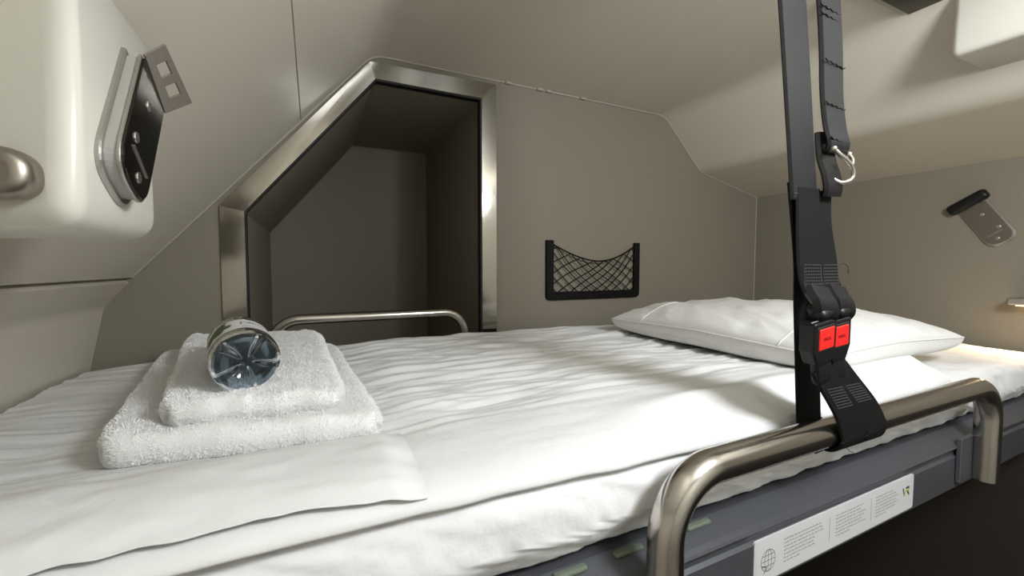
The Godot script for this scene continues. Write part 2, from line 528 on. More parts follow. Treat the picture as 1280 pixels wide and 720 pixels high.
# ---------------------------------------------------------------- bed
func bed() -> void:
	var t := thing("berth_frame", Vector3(0.58, 1.376, 0.4), "blue-grey metal berth frame under the white mattress", "bed frame")
	var st := mb()
	var sec := PackedVector2Array([Vector2(0.66, 1.462), Vector2(0.722, 1.462), Vector2(0.746, 1.4515), Vector2(0.751, 1.4485), Vector2(0.7525, 1.446), Vector2(0.751, 1.4435), Vector2(0.746, 1.442), Vector2(0.746, 1.432), Vector2(0.750, 1.429), Vector2(0.750, 1.376), Vector2(0.66, 1.376)])
	extrude(st, sec, Vector3.ZERO, Vector3.BACK, Vector3.UP, Vector3.RIGHT, -0.384, 1.533)
	build(done(st), "side_rail", M.frame_grey, t)
	st = mb(); box(st, Vector3(-0.38, 1.40, 0.004), Vector3(1.53, 1.46, 0.04)); build(done(st), "wall_rail", M.frame_grey, t)
	st = mb(); box(st, Vector3(-0.38, 1.44, 0.04), Vector3(1.53, 1.46, 0.66)); build(done(st), "base_board", M.brown, t)
	for x in [0.215, 0.285, 0.385]:
		st = mb(); rbox(st, Transform3D(Basis(Vector3.UP, 0.0), Vector3(x, 1.4605, 0.7285)), Vector3(0.036, 0.005, 0.008), 0.0022, 2)
		build(done(st), "fastening_strip", M.velcro, t, "fuzzy pale green hook-and-loop strip")
	# printed label
	var lx0 := 0.452; var lx1 := 0.828; var ly0 := 1.3795; var ly1 := 1.4325
	st = mb()
	var pl := rpoly([[lx0, ly0, 0.005], [lx1, ly0, 0.005], [lx1, ly1 - 0.0, 0.005], [lx0, ly1, 0.005]])
	extrude(st, pl, Vector3.ZERO, Vector3.RIGHT, Vector3.UP, Vector3.BACK, 0.7485, 0.7508)
	var lab := build(done(st), "information_label", mat(Color(0.80, 0.80, 0.80), 0.45), t, "white sticker with a globe, three text columns and a VR mark")
	st = mb()
	var w := lx1 - lx0; var h := ly1 - ly0
	var zz := 0.7511
	st.set_normal(Vector3.BACK)
	for q in [[0, 1], [1, 1], [1, 0], [0, 1], [1, 0], [0, 0]]:
		st.set_uv(Vector2(q[0], 1 - q[1]))
		st.set_normal(Vector3.BACK)
		st.add_vertex(Vector3(lx0 + 0.003 + (w - 0.006) * q[0], ly0 + 0.003 + (h - 0.006) * q[1], zz))
	var pm := mat(Color.WHITE, 0.45)
	pm.albedo_texture = ImageTexture.create_from_image(label_print())
	build(st, "print", pm, lab)

func plot(im: Image, x: float, y: float, r: float, c: Color) -> void:
	for i in range(int(x - r), int(x + r) + 2):
		for j in range(int(y - r), int(y + r) + 2):
			if i >= 0 and j >= 0 and i < im.get_width() and j < im.get_height() and Vector2(i - x, j - y).length() <= r:
				im.set_pixel(i, j, c)

func stroke(im: Image, a: Vector2, b: Vector2, r: float, c: Color) -> void:
	var n := int(a.distance_to(b)) + 1
	for k in n + 1:
		var p := a.lerp(b, float(k) / n)
		plot(im, p.x, p.y, r, c)

func label_print() -> Image:
	var W := 1480; var H := 188
	var im := Image.create(W, H, false, Image.FORMAT_RGB8)
	im.fill(Color(0.80, 0.80, 0.80))
	var ink := Color(0.27, 0.28, 0.22)
	var c := Vector2(90, 100); var R := 52.0
	for k in 120:
		var a := TAU * k / 120; var b := TAU * (k + 1) / 120
		for sx in [1.0, 0.5]:
			if sx < 1.0 or true:
				stroke(im, c + Vector2(cos(a) * R * sx, sin(a) * R), c + Vector2(cos(b) * R * sx, sin(b) * R), 1.6, ink)
	stroke(im, c - Vector2(0, R), c + Vector2(0, R), 1.6, ink)
	stroke(im, c - Vector2(R, 0), c + Vector2(R, 0), 1.6, ink)
	for s in [-1, 1]:
		stroke(im, c + Vector2(-R * 0.85, s * R * 0.5), c + Vector2(R * 0.85, s * R * 0.5), 1.6, ink)
	stroke(im, c + Vector2(-46, 18), c + Vector2(-10, 30), 2.4, ink)
	stroke(im, c + Vector2(-10, 30), c + Vector2(-30, 56), 2.4, ink)
	# rows of tiny illegible print
	var rng := RandomNumberGenerator.new(); rng.seed = 4
	var grey := Color(0.46, 0.46, 0.40)
	for col in [[210, 7, 300], [650, 7, 300], [1050, 7, 250]]:
		for row in col[1]:
			var x := float(col[0])
			var end: float = col[0] + col[2] * (rng.randf_range(0.75, 1.0) if row < col[1] - 1 else 0.4)
			while x < end:
				var l := rng.randf_range(8, 30)
				var y: float = 32 + row * 18.5
				var q := x
				while q < x + l:
					im.fill_rect(Rect2i(int(q), int(y - rng.randf_range(0, 3)), 3, 7), grey)
					q += 4.5
				x += l + 7
	for x in [590, 1000]:
		im.fill_rect(Rect2i(x, 24, 3, 130), ink)
	# VR mark: dark italic V, R with a green bowl
	var d := Color(0.25, 0.26, 0.24); var g := Color(0.68, 0.76, 0.12)
	stroke(im, Vector2(1362, 56), Vector2(1378, 98), 6.5, d)
	stroke(im, Vector2(1378, 98), Vector2(1400, 62), 6.0, g)
	stroke(im, Vector2(1400, 56), Vector2(1430, 56), 6.5, d)
	stroke(im, Vector2(1430, 56), Vector2(1434, 70), 6.5, d)
	stroke(im, Vector2(1434, 70), Vector2(1412, 80), 6.5, g)
	stroke(im, Vector2(1414, 80), Vector2(1434, 100), 6.5, d)
	return im

func ss(a: float, b: float, x: float) -> float:
	return smoothstep(a, b, x)

var n_wr := nz(21, 1.0, 2)
var n_wr2 := nz(22, 1.0, 2)
var n_soft := nz(23, 1.0, 2)

func duvet_h(x: float, z: float) -> float:
	# height of the duvet's upper side
	var h := 1.577
	h -= 0.018 * (1 - ss(-0.40, -0.12, x)) * (1 - ss(0.3, 0.62, z))
	h += 0.005 * ss(0.45, 0.62, z)
	# dent under the weight of the towels
	h -= 0.010 * ss(-0.33, -0.24, x) * (1 - ss(0.04, 0.14, x)) * ss(0.02, 0.12, z) * (1 - ss(0.60, 0.67, z))
	h -= 0.006 * ss(0.5, 0.7, x) * ss(0.1, 0.3, z) * (1 - ss(0.5, 0.66, z))
	h += 0.004 * n_soft.get_noise_2d(x * 3.0, z * 5.0)
	# long lengthwise creases
	var warp := 0.013 * n_soft.get_noise_2d(x * 4.0 + 7.0, z * 3.0)
	var r := n_wr.get_noise_2d(x * 3.2, (z + warp) * 26.0)
	var r2 := n_wr2.get_noise_2d(x * 3.2, (z - warp * 0.6 - 0.03 * x) * 42.0)
	var amp := 0.35 + 0.65 * ss(-0.05, 0.15, x)
	amp *= 1 - 0.85 * ss(0.56, 0.64, z)
	h += amp * (0.0066 * r + 0.0032 * r2)
	# puffed rim in front of the pillow
	var rim := ss(0.28, 0.46, x)
	h += rim * 0.012 * exp(-pow((z - 0.675) / 0.022, 2.0))
	return h

func hem_y(x: float) -> float:
	return lerpf(1.561, 1.551, clampf((x + 0.08) / 0.46, -1.0, 1.4)) + 0.0015 * n_soft.get_noise_1d(x * 9.0)

func front_z(x: float) -> float:
	return 0.737 + 0.003 * n_soft.get_noise_1d(x * 5.0 + 30.0)

func duvet_pt(x: float, s: float) -> Vector3:
	# s 0..1 from the wall to the front hem
	if s < 0.82:
		var z := lerpf(0.036, 0.62, s / 0.82)
		return Vector3(x, duvet_h(x, z), z)
	var q := (s - 0.82) / 0.18
	var a := q * PI / 2
	var zf := front_z(x)
	var z2 := lerpf(0.62, zf, sin(a))
	var hy := hem_y(x)
	var top := duvet_h(x, z2)
	return Vector3(x, hy + (top - hy) * pow(maxf(cos(a), 0.0), 0.75), z2)

func bedding() -> void:
	# mattress in a fitted sheet
	var t := thing("mattress", Vector3(0.58, 1.464, 0.37), "berth mattress in a white sheet, its side showing behind the rail", "mattress")
	var st := mb()
	var base := rpoly([[0.037, 1.4645, 0.02], [0.42, 1.4645, 0.0], [0.714, 1.4645, 0.022], [0.738, 1.50, 0.02], [0.735, 1.556, 0.045], [0.42, 1.562, 0], [0.037, 1.562, 0.02]], 8)
	var dens := PackedVector2Array()
	for i in base.size():
		var a := base[i]; var b := base[(i + 1) % base.size()]
		var m := maxi(1, int(a.distance_to(b) / 0.008))
		for k in m: dens.append(a.lerp(b, float(k) / m))
	var nd := dens.size()
	var n1 := nz(31, 1.0, 3); var n2 := nz(33, 1.0, 2)
	var X0 := -0.372; var X1 := 1.528
	var f := func(u: float, v: float) -> Vector3:
		var x := lerpf(X0, X1, u)
		var p := dens[int(round(v * nd)) % nd]
		var ed := minf((x - X0) / 0.05, (X1 - x) / 0.10)
		var shrink := 1.0 if ed >= 1 else sqrt(maxf(0.0, 1 - pow(1 - ed, 2)))
		var q := Vector2(0.37, 1.505).lerp(p, 0.55 + 0.45 * shrink) if ed < 1 else p
		# drop of the far end and soft creases of the side
		var out := 0.004 * n1.get_noise_2d(x * 7.0, p.y * 14.0) + 0.003 * n2.get_noise_2d(x * 22.0 + p.y * 60.0, p.y * 16.0)
		if p.x > 0.5: q.x += out
		if p.y > 1.55:
			q.y += 0.004 * n1.get_noise_2d(x * 6.0, p.x * 9.0) + 0.002 * n2.get_noise_2d(x * 30.0, p.x * 40.0)
			if x < 1.02: q.y = minf(q.y, duvet_h(x, clampf(p.x, 0.04, 0.60)) - 0.0085)
		if p.y < 1.47: q.y += absf(0.006 * n1.get_noise_2d(x * 16.0, 3.0)) * ss(0.6, 0.7, p.x)
		return Vector3(x, q.y, q.x)
	grid(st, 380, nd, f, true)
	# ends
	st.set_smooth_group(-1)
	for e in [0.0, 1.0]:
		var mid := Vector3(X0 if e == 0 else X1, 1.505, 0.37)
		for k in nd:
			tri(st, mid, f.call(e, float(k) / nd), f.call(e, float(k + 1) / nd))
	build(done(st), "sheet", M.sheet, t)
	# duvet
	t = thing("duvet", Vector3(0.35, 1.56, 0.37), "creased white duvet spread over the berth from towels to pillow", "duvet")
	st = mb()
	var D0 := -0.374; var D1 := 1.0
	var top := func(u: float, v: float) -> Vector3:
		var x := lerpf(D0, D1, u)
		var p := duvet_pt(x, v)
		var en := 1 - ss(0.0, 0.02, D1 - x)
		p.y -= 0.010 * en * en
		return p
	var under := func(u: float, v: float) -> Vector3:
		var p: Vector3 = top.call(u, v)
		var q: Vector3 = top.call(u, v - 0.004) if v > 0.5 else top.call(u, v + 0.004)
		var d: Vector3 = (p - q) if v > 0.5 else (q - p)
		var nn := Vector3(0, -d.z, d.y).normalized()
		return p + nn * 0.007
	grid(st, 460, 230, top)
	grid(st, 460, 230, under, true)
	var hemf := func(u: float, v: float) -> Vector3:
		return (top.call(u, 1.0) as Vector3).lerp(under.call(u, 1.0), v)
	grid(st, 460, 2, hemf)
	var endf := func(u: float, v: float) -> Vector3:
		return (top.call(1.0, u) as Vector3).lerp(under.call(1.0, u), v)
	grid(st, 230, 2, endf, true)
	build(done(st), "cover", M.duvet, t)
	# turned-over flap on the towel end
	st = mb()
	var F0 := -0.373; var F1 := 0.078
	var flap := func(u: float, v: float) -> Vector3:
		var x := lerpf(F0, F1, u)
		var s1 := 0.972 - 0.022 * (1 - ss(-0.02, 0.075, x)) + 0.004 * n_soft.get_noise_1d(x * 20.0)
		var s := lerpf(0.775 + 0.02 * n_soft.get_noise_1d(x * 6.0), s1, v)
		var p := duvet_pt(x, s)
		var q := duvet_pt(x, s - 0.01)
		var d := (p - q)
		var nn := Vector3(0, d.z, -d.y).normalized()
		var puff := 0.009 * ss(0.0, 0.25, v) * (1 - 0.35 * ss(0.8, 1.0, v)) * (1 - 0.7 * ss(0.05, 0.078, x))
		puff += 0.0025 * n_wr2.get_noise_2d(x * 9.0, v * 3.0) * ss(0.1, 0.4, v)
		return p + nn * (0.0006 + maxf(puff, 0.0))
	grid(st, 160, 50, flap)
	var flap_under := func(u: float, v: float) -> Vector3:
		var p: Vector3 = flap.call(u, 1.0)
		var q := p - Vector3(0, 0.0, 0.008)
		return p.lerp(q, v) + Vector3(0, -0.0015 * sin(v * PI), 0)
	grid(st, 160, 4, flap_under)
	build(done(st), "turned_flap", M.duvet, t)

func pillow() -> void:
	var c := Vector3(0.936, 1.6175, 0.430)
	var t := thing("pillow", Vector3(0.955, 1.57, 0.405), "plump white pillow lying at the head of the berth", "pillow")
	var hx := 0.223; var hz := 0.262
	var n1 := nz(41, 1.0, 3)
	var f := func(u: float, v: float, sg: float) -> Vector3:
		var a := sin((u * 2 - 1) * PI / 2); var b := sin((v * 2 - 1) * PI / 2)
		var k := pow(maxf(0.0, 1 - pow(absf(a), 2.6)), 0.4) * pow(maxf(0.0, 1 - pow(absf(b), 2.6)), 0.4)
		var x := a * hx * (1 - 0.03 * (1 - b * b)); var z := b * hz * (1 - 0.03 * (1 - a * a))
		# cosh-like corners
		var mid := -0.010 * (absf(a) * absf(b)) * 0.6
		var y := mid
		if sg > 0:
			y += 0.052 * k
			y += (0.006 * n1.get_noise_2d(a * 1.6 + 0.8 * b, b * 1.4) + 0.0035 * n1.get_noise_2d((a + b * 0.5) * 3.2, (b - a * 0.4) * 1.2)) * minf(1.0, k * 3.0)
		else:
			y -= 0.049 * pow(k, 0.5)
		return c + Basis(Vector3.UP, deg_to_rad(-1.5)) * Vector3(x, y, z)
	var st := mb()
	grid(st, 110, 110, f.bind(1.0), true)
	grid(st, 110, 110, f.bind(-1.0))
	build(done(st), "cushion", M.pillow, t)
	# piped seam round the edge
	st = mb()
	var path := PackedVector3Array()
	for k in 160:
		var s := float(k) / 160 * 4
		var e := int(s); var r := s - e
		var uv := [Vector2(r, 0), Vector2(1, r), Vector2(1 - r, 1), Vector2(0, 1 - r)]
		path.append(f.call(uv[e].x, uv[e].y, 1.0))
	path.append(path[0])
	tube(st, path, 0.0016, 6, false)
	build(done(st), "seam", M.pillow, t)
	# stitched envelope edge of the pillowcase
	for a in [[0.0, 0.30], [0.0, 0.75]]:
		st = mb()
		path = PackedVector3Array()
		for k in 24:
			var w := float(k) / 23
			path.append(f.call(0.01 + w * 0.30, a[1] + 0.03 * w, 1.0) + Vector3(0, 0.0004, 0))
		tube(st, path, 0.0012, 6, false)
		build(done(st), "stitched_edge", M.pillow, t)

func guard_rails() -> void:
	var t := thing("guard_rail", Vector3(0.66, 1.38, 0.77), "thick stainless guard rail on the open side of the berth", "rail", "guard rails of the berth")
	var st := mb()
	var y := 1.553
	tube(st, bend_path([Vector3(0.293, 1.375, 0.77), Vector3(0.293, y, 0.77), Vector3(1.028, y, 0.77), Vector3(1.028, 1.388, 0.77)], 0.062, 16), 0.0168, 28)
	build(done(st), "bar", M.tube_steel, t)
	for x in [1.028]:
		st = mb()
		extrude(st, rpoly([[x - 0.055 if x > 0.5 else x + 0.004, 1.385, 0.003], [x - 0.004 if x > 0.5 else x + 0.055, 1.385, 0.003], [x - 0.004 if x > 0.5 else x + 0.055, 1.462, 0.003], [x - 0.055 if x > 0.5 else x + 0.004, 1.462, 0.003]]), Vector3.ZERO, Vector3.RIGHT, Vector3.UP, Vector3.BACK, 0.7505, 0.757, 0.001)
		build(done(st), "mounting_plate", M.frame_grey, t)
	t = thing("guard_rail", Vector3(0.14, 1.45, 0.022), "slim stainless guard rail across the mouth of the niche", "rail", "guard rails of the berth")
	st = mb()
	tube(st, bend_path([Vector3(-0.082, 1.461, 0.022), Vector3(-0.082, 1.634, 0.022), Vector3(0.353, 1.634, 0.022), Vector3(0.353, 1.461, 0.022)], 0.055, 14), 0.0115, 20)
	build(done(st), "bar", M.tube_steel, t)

# ---------------------------------------------------------------- towels and bottle
func towel(called: String, label: String, fl: Vector3, fr: Vector3, br: Vector3, bl: Vector3, th: float, sd: int, folds: int) -> void:
	var mid := (fl + fr + br + bl) / 4
	var t := thing(called, mid, label, "towel", "folded towels on the berth")
	var n1 := nz(sd, 1.0, 3); var n2 := nz(sd + 1, 1.0, 2)
	var r := th * 0.5
	var wx := (fr - fl).length(); var wz := (bl - fl).length()
	# rounded slab: section angle round each rim
	var f := func(u: float, v: float, sg: float) -> Vector3:
		var a := sin((u * 2 - 1) * PI / 2); var b := sin((v * 2 - 1) * PI / 2)
		var dx := (1 - absf(a)) * wx / 2; var dz := (1 - absf(b)) * wz / 2
		var k := 1.0
		for d in [dx, dz]:
			if d < r: k *= sqrt(maxf(0.0, 1 - pow(1 - d / r, 2.0)))
		var uu := (a + 1) / 2; var vv := (b + 1) / 2
		var p: Vector3 = fl.lerp(fr, uu).lerp(bl.lerp(br, uu), vv)
		# rounded corners in plan
		var cr := pow(maxf(0, absf(a) - 0.80) / 0.2, 2) * pow(maxf(0, absf(b) - 0.86) / 0.14, 2)
		p = p.lerp(mid, 0.06 * cr)
		p += (fr - fl).normalized() * 0.004 * n2.get_noise_2d(a * 0.6, b * 5.0) + (bl - fl).normalized() * 0.003 * n2.get_noise_2d(a * 2.5 + 9.0, b * 0.6)
		var y := r + sg * r * k
		if sg < 0: y = maxf(y, 0.0)
		else: y += (0.0035 * n1.get_noise_2d(a * 2.2, b * 2.6) + 0.0012 * n1.get_noise_2d(a * 14.0, b * 16.0)) * k
		p.y += y
		return p
	var st := mb()
	grid(st, 90, 110, f.bind(1.0))
	grid(st, 90, 110, f.bind(-1.0), true)
	build(done(st), "terry_cloth", M.terry, t)
	# loops of the pile standing off the surface
	var rng := RandomNumberGenerator.new(); rng.seed = sd
	var mm := MultiMesh.new()
	mm.transform_format = MultiMesh.TRANSFORM_3D
	var lm := mb()
	lm.set_smooth_group(-1)
	var h := 0.0022; var w := 0.00045
	for k in 3:
		var a0 := TAU * k / 3; var a1 := TAU * (k + 1) / 3
		tri(lm, Vector3(cos(a0) * w, 0, sin(a0) * w), Vector3(0.0005, h, 0.0003), Vector3(cos(a1) * w, 0, sin(a1) * w))
	lm.generate_normals()
	mm.mesh = lm.commit()
	mm.mesh.surface_set_material(0, M.pile)
	mm.instance_count = 26000
	for i in 26000:
		var u := rng.randf(); var v := rng.randf()
		var sg := 1.0
		if i % 4 == 0:
			sg = -1.0; v *= 0.12
		var p: Vector3 = f.call(u, v, sg)
		var p1: Vector3 = f.call(minf(u + 0.01, 1.0), v, sg); var p0: Vector3 = f.call(maxf(u - 0.01, 0.0), v, sg)
		var q1: Vector3 = f.call(u, minf(v + 0.01, 1.0), sg); var q0: Vector3 = f.call(u, maxf(v - 0.01, 0.0), sg)
		var nn := (p1 - p0).cross(q1 - q0)
		if nn.length() < 1e-12: nn = Vector3.UP
		nn = nn.normalized()
		if nn.y * sg < 0: nn = -nn
		nn = (nn + Vector3(rng.randf_range(-0.6, 0.6), rng.randf_range(-0.2, 0.4), rng.randf_range(-0.6, 0.6))).normalized()
		var bx := nn.cross(Vector3(0.3, 0.2, 0.9)).normalized()
		var bs := Basis(bx, nn, bx.cross(nn)) * rng.randf_range(0.6, 1.2)
		mm.set_instance_transform(i, Transform3D(bs, p - nn * 0.0004 - mid))
	var mi := MultiMeshInstance3D.new()
	mi.multimesh = mm
	mi.name = "pile"
	mi.set_meta("kind", "stuff")
	t.add_child(mi)

func towels() -> void:
	M.pile = mat(Color(0.965, 0.965, 0.96), 0.95, 0, 0.1)
	var y0 := 1.5695
	towel("bath_towel", "larger white terry bath towel folded flat on the duvet", Vector3(-0.176, y0, 0.580), Vector3(0.064, y0 + 0.004, 0.628), Vector3(0.040, y0, 0.15), Vector3(-0.262, y0 - 0.008, 0.06), 0.032, 51, 2)
	var y1 := 1.599
	towel("hand_towel", "smaller white terry hand towel folded under the water bottle", Vector3(-0.132, y1 - 0.004, 0.570), Vector3(0.030, y1 - 0.001, 0.592), Vector3(0.012, y1 + 0.008, 0.20), Vector3(-0.212, y1 + 0.001, 0.11), 0.027, 61, 2)

func bottle() -> void:
	var near := Vector3(-0.0625, 1.6515, 0.5520)
	var far := Vector3(-0.0945, 1.6585, 0.39)
	var ax := (far - near).normalized()
	var side := ax.cross(Vector3.UP).normalized()
	var up := side.cross(ax).normalized()
	var R := 0.0325
	var t := thing("water_bottle", near - Vector3(0, R, 0), "clear plastic water bottle with white label lying on the towels", "bottle")
	var B := Basis(side, up, ax)
	var at := func(r: float, a: float, d: float) -> Vector3:
		return near + B * Vector3(cos(a) * r, sin(a) * r, d)
	# outer wall: base petals, ribs, shoulder, neck
	var prof := [[0.000, 0.0075], [0.006, 0.0072], [0.012, 0.0052], [0.018, 0.0025], [0.023, 0.0008], [0.0275, 0.0012], [0.0308, 0.0045], [0.0322, 0.010], [0.0325, 0.018], [0.0325, 0.030], [0.0318, 0.034], [0.0316, 0.036], [0.0316, 0.086], [0.0318, 0.088], [0.0325, 0.092], [0.0325, 0.108], [0.0312, 0.122], [0.027, 0.140], [0.020, 0.157], [0.0145, 0.168], [0.0128, 0.174], [0.0128, 0.188]]
	var shell := func(off: float) -> Callable:
		return func(u: float, v: float) -> Vector3:
			var q := v * (prof.size() - 1)
			var i := mini(int(q), prof.size() - 2); var w := q - i
			var r: float = lerpf(prof[i][0], prof[i + 1][0], w); var d: float = lerpf(prof[i][1], prof[i + 1][1], w)
			var a := u * TAU
			# five radial valleys between the feet of the base
			var c5 := pow(maxf(0.0, cos(a * 2.5 + 0.35) * cos(a * 2.5 + 0.35)), 10.0)
			var foot := ss(0.004, 0.010, r) * (1 - ss(0.020, 0.16, d) ) * (1 - ss(0.028, 0.0325, r))
			d += c5 * 0.0060 * foot
			if d > 0.092 and d < 0.108: r -= 0.0006 * sin((d - 0.092) / 0.016 * TAU * 2)
			return at.call(maxf(r - off, 0.0), a, d + (off if v < 0.3 else 0.0))
	var st := mb()
	grid(st, 120, 84, shell.call(0.0), true)
	var mouth := func(u: float, v: float) -> Vector3:
		return at.call(0.0128 * (1 - v), u * TAU, 0.188)
	grid(st, 120, 2, mouth, true)
	var glass := mat(Color(0.55, 0.62, 0.68, 0.0), 0.03)
	glass.transparency = BaseMaterial3D.TRANSPARENCY_ALPHA
	glass.refraction_enabled = true; glass.refraction_scale = 0.034
	build(done(st), "body", glass, t, "clear blue-tinted body full of water")
	# paper label
	st = mb()
	var lab := func(u: float, v: float) -> Vector3:
		return at.call(0.0326, u * TAU, lerpf(0.028, 0.086, v))
	grid(st, 72, 2, lab, true)
	var lm := mat(Color.WHITE, 0.5)
	lm.albedo_texture = ImageTexture.create_from_image(bottle_print())
	build(done(st), "label", lm, t, "white paper label with a green leaf and black lettering")
	st = mb()
	var cap := []
	var capf := func(u: float, v: float) -> Vector3:
		var pr := [[0.0, 0.205], [0.0138, 0.205], [0.0146, 0.203], [0.0148, 0.184], [0.0129, 0.184]]
		var q := v * 4; var i := mini(int(q), 3)
		return at.call(lerpf(pr[i][0], pr[i + 1][0], q - i), u * TAU, lerpf(pr[i][1], pr[i + 1][1], q - i))
	grid(st, 40, 4, capf, false)
	build(done(st), "cap", mat(Color(0.15, 0.35, 0.6), 0.4), t)

const GLYPH := {"L": ["1000", "1000", "1000", "1000", "1000", "1000", "1111"], "a": ["0000", "0000", "0110", "0001", "0111", "1001", "0111"], "p": ["0000", "0000", "1110", "1001", "1001", "1110", "1000"], "o": ["0000", "0000", "0110", "1001", "1001", "1001", "0110"], "n": ["0000", "0000", "1110", "1001", "1001", "1001", "1001"], "e": ["0000", "0000", "0110", "1001", "1111", "1000", "0111"]}

func bottle_print() -> Image:
	var W := 1024; var H := 200
	var im := Image.create(W, H, false, Image.FORMAT_RGB8)
	im.fill(Color(0.86, 0.86, 0.86))
	# leaf: a few dark green lobes
	var g := Color(0.25, 0.31, 0.17)
	var cx := 405.0; var cy := 110.0
	for l in [[-70, -10, 30], [-30, -52, 26], [32, -40, 28], [62, 10, 24], [0, 0, 46], [-40, 40, 34], [-66, 78, 16]]:
		stroke(im, Vector2(cx, cy), Vector2(cx + l[0], cy + l[1]), l[2], g)
	im = im
	# word and small rows, read from the base side
	var x := 262
	for ch in "Lapone":
		var rows: Array = GLYPH[ch]
		for r in 7:
			for k in 4:
				if rows[r][k] == "1":
					im.fill_rect(Rect2i(x - k * 6 - 6, 70 - 0 + r * 7 - 40 + 60, 7, 8), Color(0.12, 0.12, 0.13))
		x -= 30
	var rng := RandomNumberGenerator.new(); rng.seed = 8
	for row in 3:
		var q := 262.0
		while q > 110:
			var l := rng.randf_range(6, 22)
			im.fill_rect(Rect2i(int(q - l), 42 - row * 12, int(l), 5), Color(0.5, 0.5, 0.52))
			q -= l + 6
	return im

# ---------------------------------------------------------------- safety harness
func stitch_patch(o: Vector3, ax: Vector3, ay: Vector3, w: float, h: float, rows: int) -> SurfaceTool:
	var st := mb()
	var nn := ax.cross(ay).normalized()
	for r in rows:
		var p := PackedVector3Array()
		for k in 15:
			p.append(o + ax * (-w / 2 + w * k / 14) + ay * (h * (float(r) / maxf(1, rows - 1) - 0.5) + (0.0008 if k % 2 == 0 else -0.0008)) + nn * 0.0002)
		tube(st, p, 0.00038, 5, false)
	for s in [-1, 1]:
		tube(st, PackedVector3Array([o + ax * w / 2 * s - ay * h / 2, o + ax * w / 2 * s + ay * h / 2]), 0.00035, 5, false)
	return done(st)

